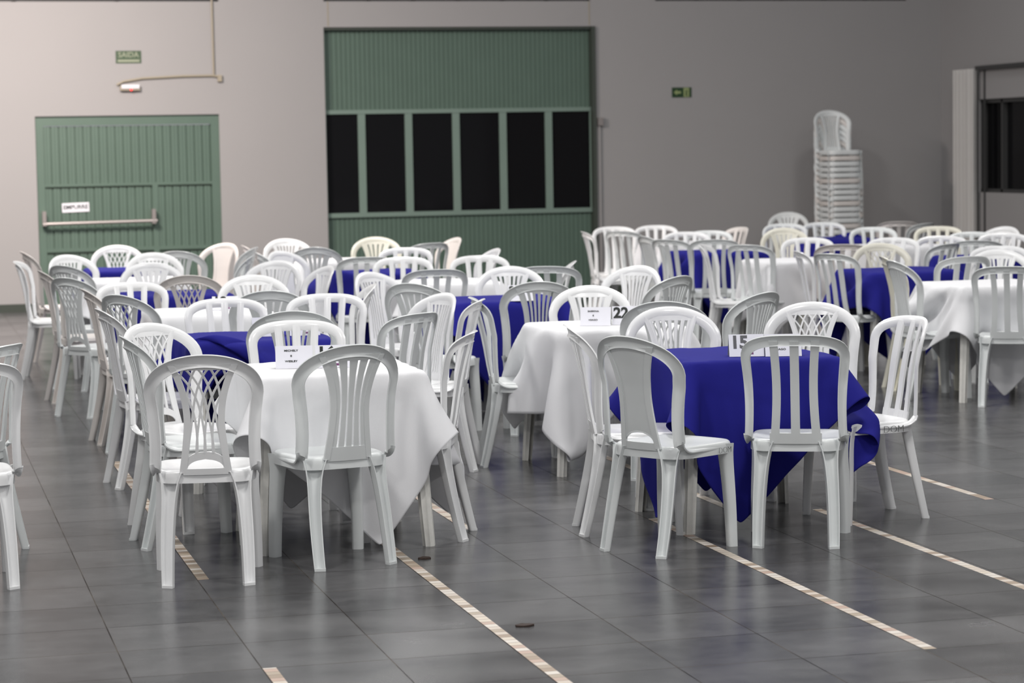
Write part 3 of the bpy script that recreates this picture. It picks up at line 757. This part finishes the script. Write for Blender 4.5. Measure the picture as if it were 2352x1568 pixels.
for b, t in enumerate(TABLES):
    tb = t0 if not used else copy_tree(t0); used = True
    tb.location = (t['x'], t['y'], 0)
    cl = 'white' if t['col'] == 'w' else 'blue'
    tag(tb, 'white plastic table under %s cloth, %s of the %s row' % (cl, {1: 'nearest', 2: 'second', 3: 'third', 4: 'fourth', 5: 'fifth', 6: 'sixth'}[t['n']], ROWN[t['row']]), 'table', 'plastic tables under cloths')
    P = DR[b]; n = P.shape[0]
    me = bpy.data.meshes.new('tablecloth')
    me.from_pydata([tuple(p) for p in P.reshape(-1, 3)], [], [(i * n + j, (i + 1) * n + j, (i + 1) * n + j + 1, i * n + j + 1) for i in range(n - 1) for j in range(n - 1)])
    for p in me.polygons: p.use_smooth = True
    me.materials.append(M['whitecloth' if t['col'] == 'w' else 'bluecloth'])
    o = ob('tablecloth', me, None, (t['x'], t['y'], 0))
    sb_ = o.modifiers.new('smooth', 'SUBSURF'); sb_.levels = 1; sb_.render_levels = 1 if t['n'] > 1 else 2
    so = o.modifiers.new('thick', 'SOLIDIFY'); so.thickness = .0015; so.offset = 1
    tag(o, '%s tablecloth draped cornerwise on the %s table of the %s row' % (cl, {1: 'nearest', 2: 'second', 3: 'third', 4: 'fourth', 5: 'fifth', 6: 'sixth'}[t['n']], ROWN[t['row']]), 'tablecloth', 'white tablecloths' if t['col'] == 'w' else 'blue tablecloths')

# ------------------------------------------------------------------ chairs
def side_of(c, t):
    dx, dy = c['x'] - t['x'], c['y'] - t['y']
    if abs(dx) > abs(dy): return 'left' if dx < 0 else 'right'
    return 'near' if dy < 0 else 'far'
for c in CHAIRS:
    t = min(TABLES, key=lambda t: math.hypot(t['x'] - c['x'], t['y'] - c['y']) + (0 if abs(((math.degrees(c['yaw'] - math.atan2(t['x'] - c['x'], t['y'] - c['y'])) + 180) % 360) - 180) < 70 else .5))
    h = c['h']
    v = 'seen from behind' if (h < 55 or h > 305) else ('facing right' if h < 125 else ('facing us' if h <= 235 else 'facing left'))
    c['t'] = t; c['lab'] = '%s %s chair %s, %s side of %s row %s table' % (PLC[c['m']], BACK[c['kind']], v, side_of(c, t), ROWN[t['row']], {1: 'nearest', 2: 'second', 3: 'third', 4: 'fourth', 5: 'fifth', 6: 'sixth'}[t['n']])
CHAIRS[2]['lab'] = 'greyish white bar-back chair cut off by the left edge, nearest of two there'
CHAIRS[3]['lab'] = 'greyish white chair turned left at the left edge, farther of two there'
seen = {}
for c in CHAIRS: seen.setdefault(c['lab'], []).append(c)
for lab, cs in seen.items():
    if len(cs) > 1:
        cs.sort(key=lambda c: c['px'])
        nm = ['left one', 'right one'] if len(cs) == 2 else ['leftmost one', 'middle one', 'rightmost one']
        for c, q in zip(cs, nm): c['lab'] = lab + ', ' + q
first = {}
for c in CHAIRS:
    key = (c['kind'], c['m'])
    if key not in first: first[key] = make_chair(*key); o = first[key]
    else: o = copy_tree(first[key])
    o.location = (c['x'], c['y'], 0); o.rotation_euler = (0, 0, -c['yaw'])
    tag(o, c['lab'], 'chair', 'plastic chairs around the tables'); c['o'] = o
def pen_mark(c, body, x, y, z, rz, size, rot=(math.pi / 2, 0)):
    o = ob('handwriting', text_mesh('handwriting', body, size, M['pen'], extrude=.0004, offset=-.0012), c['o'], (x, y, z))
    o.rotation_euler = (rot[0], rot[1], rz)
def find(px, py): return min(CHAIRS, key=lambda c: math.hypot(c['px'] - px, c['py'] - py))
pen_mark(find(1450, 766), 'DOM', .2025, .10, .400, math.pi / 2, .036)
pen_mark(find(2095, 724), 'DOM', -.2025, -.055, .402, -math.pi / 2, .044)
# stack of chairs by the back wall
sx_, sy_ = 10.20, 24.95
sy0 = math.radians(156) + math.atan2(sx_, sy_)
stack_kind = ['fan', 'slots', 'fan', 'slots', 'fan']
NS = 19
for k in range(NS):
    key = (stack_kind[k % 5], 'warm' if k % 4 == 1 else 'cool')
    if key not in first: first[key] = make_chair(*key); o = first[key]
    else: o = copy_tree(first[key])
    o.location = (sx_ + random.uniform(-.004, .004), sy_ + random.uniform(-.004, .004), k * .0625); o.rotation_euler = (0, 0, -sy0 + random.uniform(-.01, .01))
    tag(o, 'white plastic chair, topmost of the tall stack' if k == NS - 1 else ('white plastic chair at the bottom of the tall stack' if k == 0 else 'white plastic chair in the tall stack, number %d from its foot' % (k + 1)), 'chair', 'chairs stacked by the back wall')

# ------------------------------------------------------------------ cards on the tables
def tent(name, x, y, yaw, wd, ht, label, z=.7265, sp=.040):
    o = ob(name, None, None, (x, y, z), -yaw); tag(o, label, 'card')
    for s_, nm, m in ((-1, 'front_leaf', 'paper'), (1, 'back_leaf', 'paperback')):
        b = MB(); th = .0012
        b.add([(-wd / 2, s_ * sp, 0), (wd / 2, s_ * sp, 0), (wd / 2, 0, ht), (-wd / 2, 0, ht), (-wd / 2, s_ * (sp - th), 0), (wd / 2, s_ * (sp - th), 0), (wd / 2, 0, ht - .002), (-wd / 2, 0, ht - .002)],
              [(0, 1, 2, 3), (7, 6, 5, 4), (0, 4, 5, 1), (3, 2, 6, 7), (1, 5, 6, 2), (0, 3, 7, 4)])
        ob(nm, b.mesh(nm, M[m], False), o)
    o['sp'] = sp; o['ht'] = ht
    return o
def onleaf(card, body, size, u, v, m, off=0.0, name='lettering', sx=1.0, sp=1.0):
    s_, ht = card['sp'], card['ht']; ang = math.atan2(ht, s_)
    t = ob(name, text_mesh(name, body, size, m, offset=off, extrude=.0003, spacing=sp), card)
    f = v / ht
    t.location = (u, -s_ * (1 - f) - .0012, v + .0004); t.rotation_euler = (ang, 0, 0); t.scale = (sx, 1, 1)
    return t
def chip(card, u, v, w_, h_, m, name):
    s_, ht = card['sp'], card['ht']; ang = math.atan2(ht, s_)
    o = ob(name, MB().box(-w_ / 2, w_ / 2, -h_ / 2, h_ / 2, 0, .0006).mesh(name, M[m], False), card)
    o.location = (u, -s_ * (1 - v / ht) - .0010, v + .0004); o.rotation_euler = (ang, 0, 0)
def name_card(x, y, yaw, lines, label, wd=.155, ht=.092):
    c = tent('name_card', x, y, yaw, wd, ht, label)
    for i, l in enumerate(lines): onleaf(c, l, .0112, -.012, ht * .78 - i * .0215, M['ink'], off=.0003, sx=1.28)
    return c
def number_card(x, y, yaw, num, label, ink='ink', wd=.150, ht=.092):
    c = tent('number_card', x, y, yaw, wd, ht, label)
    onleaf(c, num, .078, -.030, ht * .62, M[ink], off=.0030, sx=.98)
    chip(c, -.002, ht * .14, .010, .009, 'yellow', 'yellow_print'); chip(c, .016, ht * .14, .024, .009, 'purple', 'purple_print')
    return c
name_card(1.605, 9.895 + .035, math.radians(9), ['MICHELY', 'E', 'WESLEY'], 'white folded card reading MICHELY E WESLEY on front left table')
number_card(1.765, 9.86 + .035, math.radians(9), '16', 'white folded card with black 16 behind the fan-back chair')
number_card(3.510, 9.61 + .035, math.radians(14), '15', 'white folded card with grey number on front blue table', 'greyink')
name_card(3.655, 9.555 + .035, math.radians(14), ['SABRINA', 'E', 'HIAGO'], 'white name card behind the bar-back chair on front blue table')
name_card(3.435, 11.62 + .035, math.radians(20), ['SABRINA', 'E', 'HIAGO'], 'white folded name card beside the number 22 card')
number_card(3.600, 11.62 + .035, math.radians(16), '22', 'white folded card with bold black 22 on middle white table')
number_card(1.845, 13.86, math.radians(10), '18', 'white number card on third table of left row', ht=.078)
name_card(1.70, 13.90, math.radians(10), ['MARIA', 'E', 'JOSE'], 'white name card on third table of left row') if False else None
number_card(3.60, 13.80, math.radians(10), '21', 'white number card on third, blue table of middle row')
name_card(1.77, 11.74, math.radians(6), [], 'blank side of white card, left one on second blue table')
number_card(1.95, 11.72, math.radians(6), '17', 'white number card, right one on second blue table')
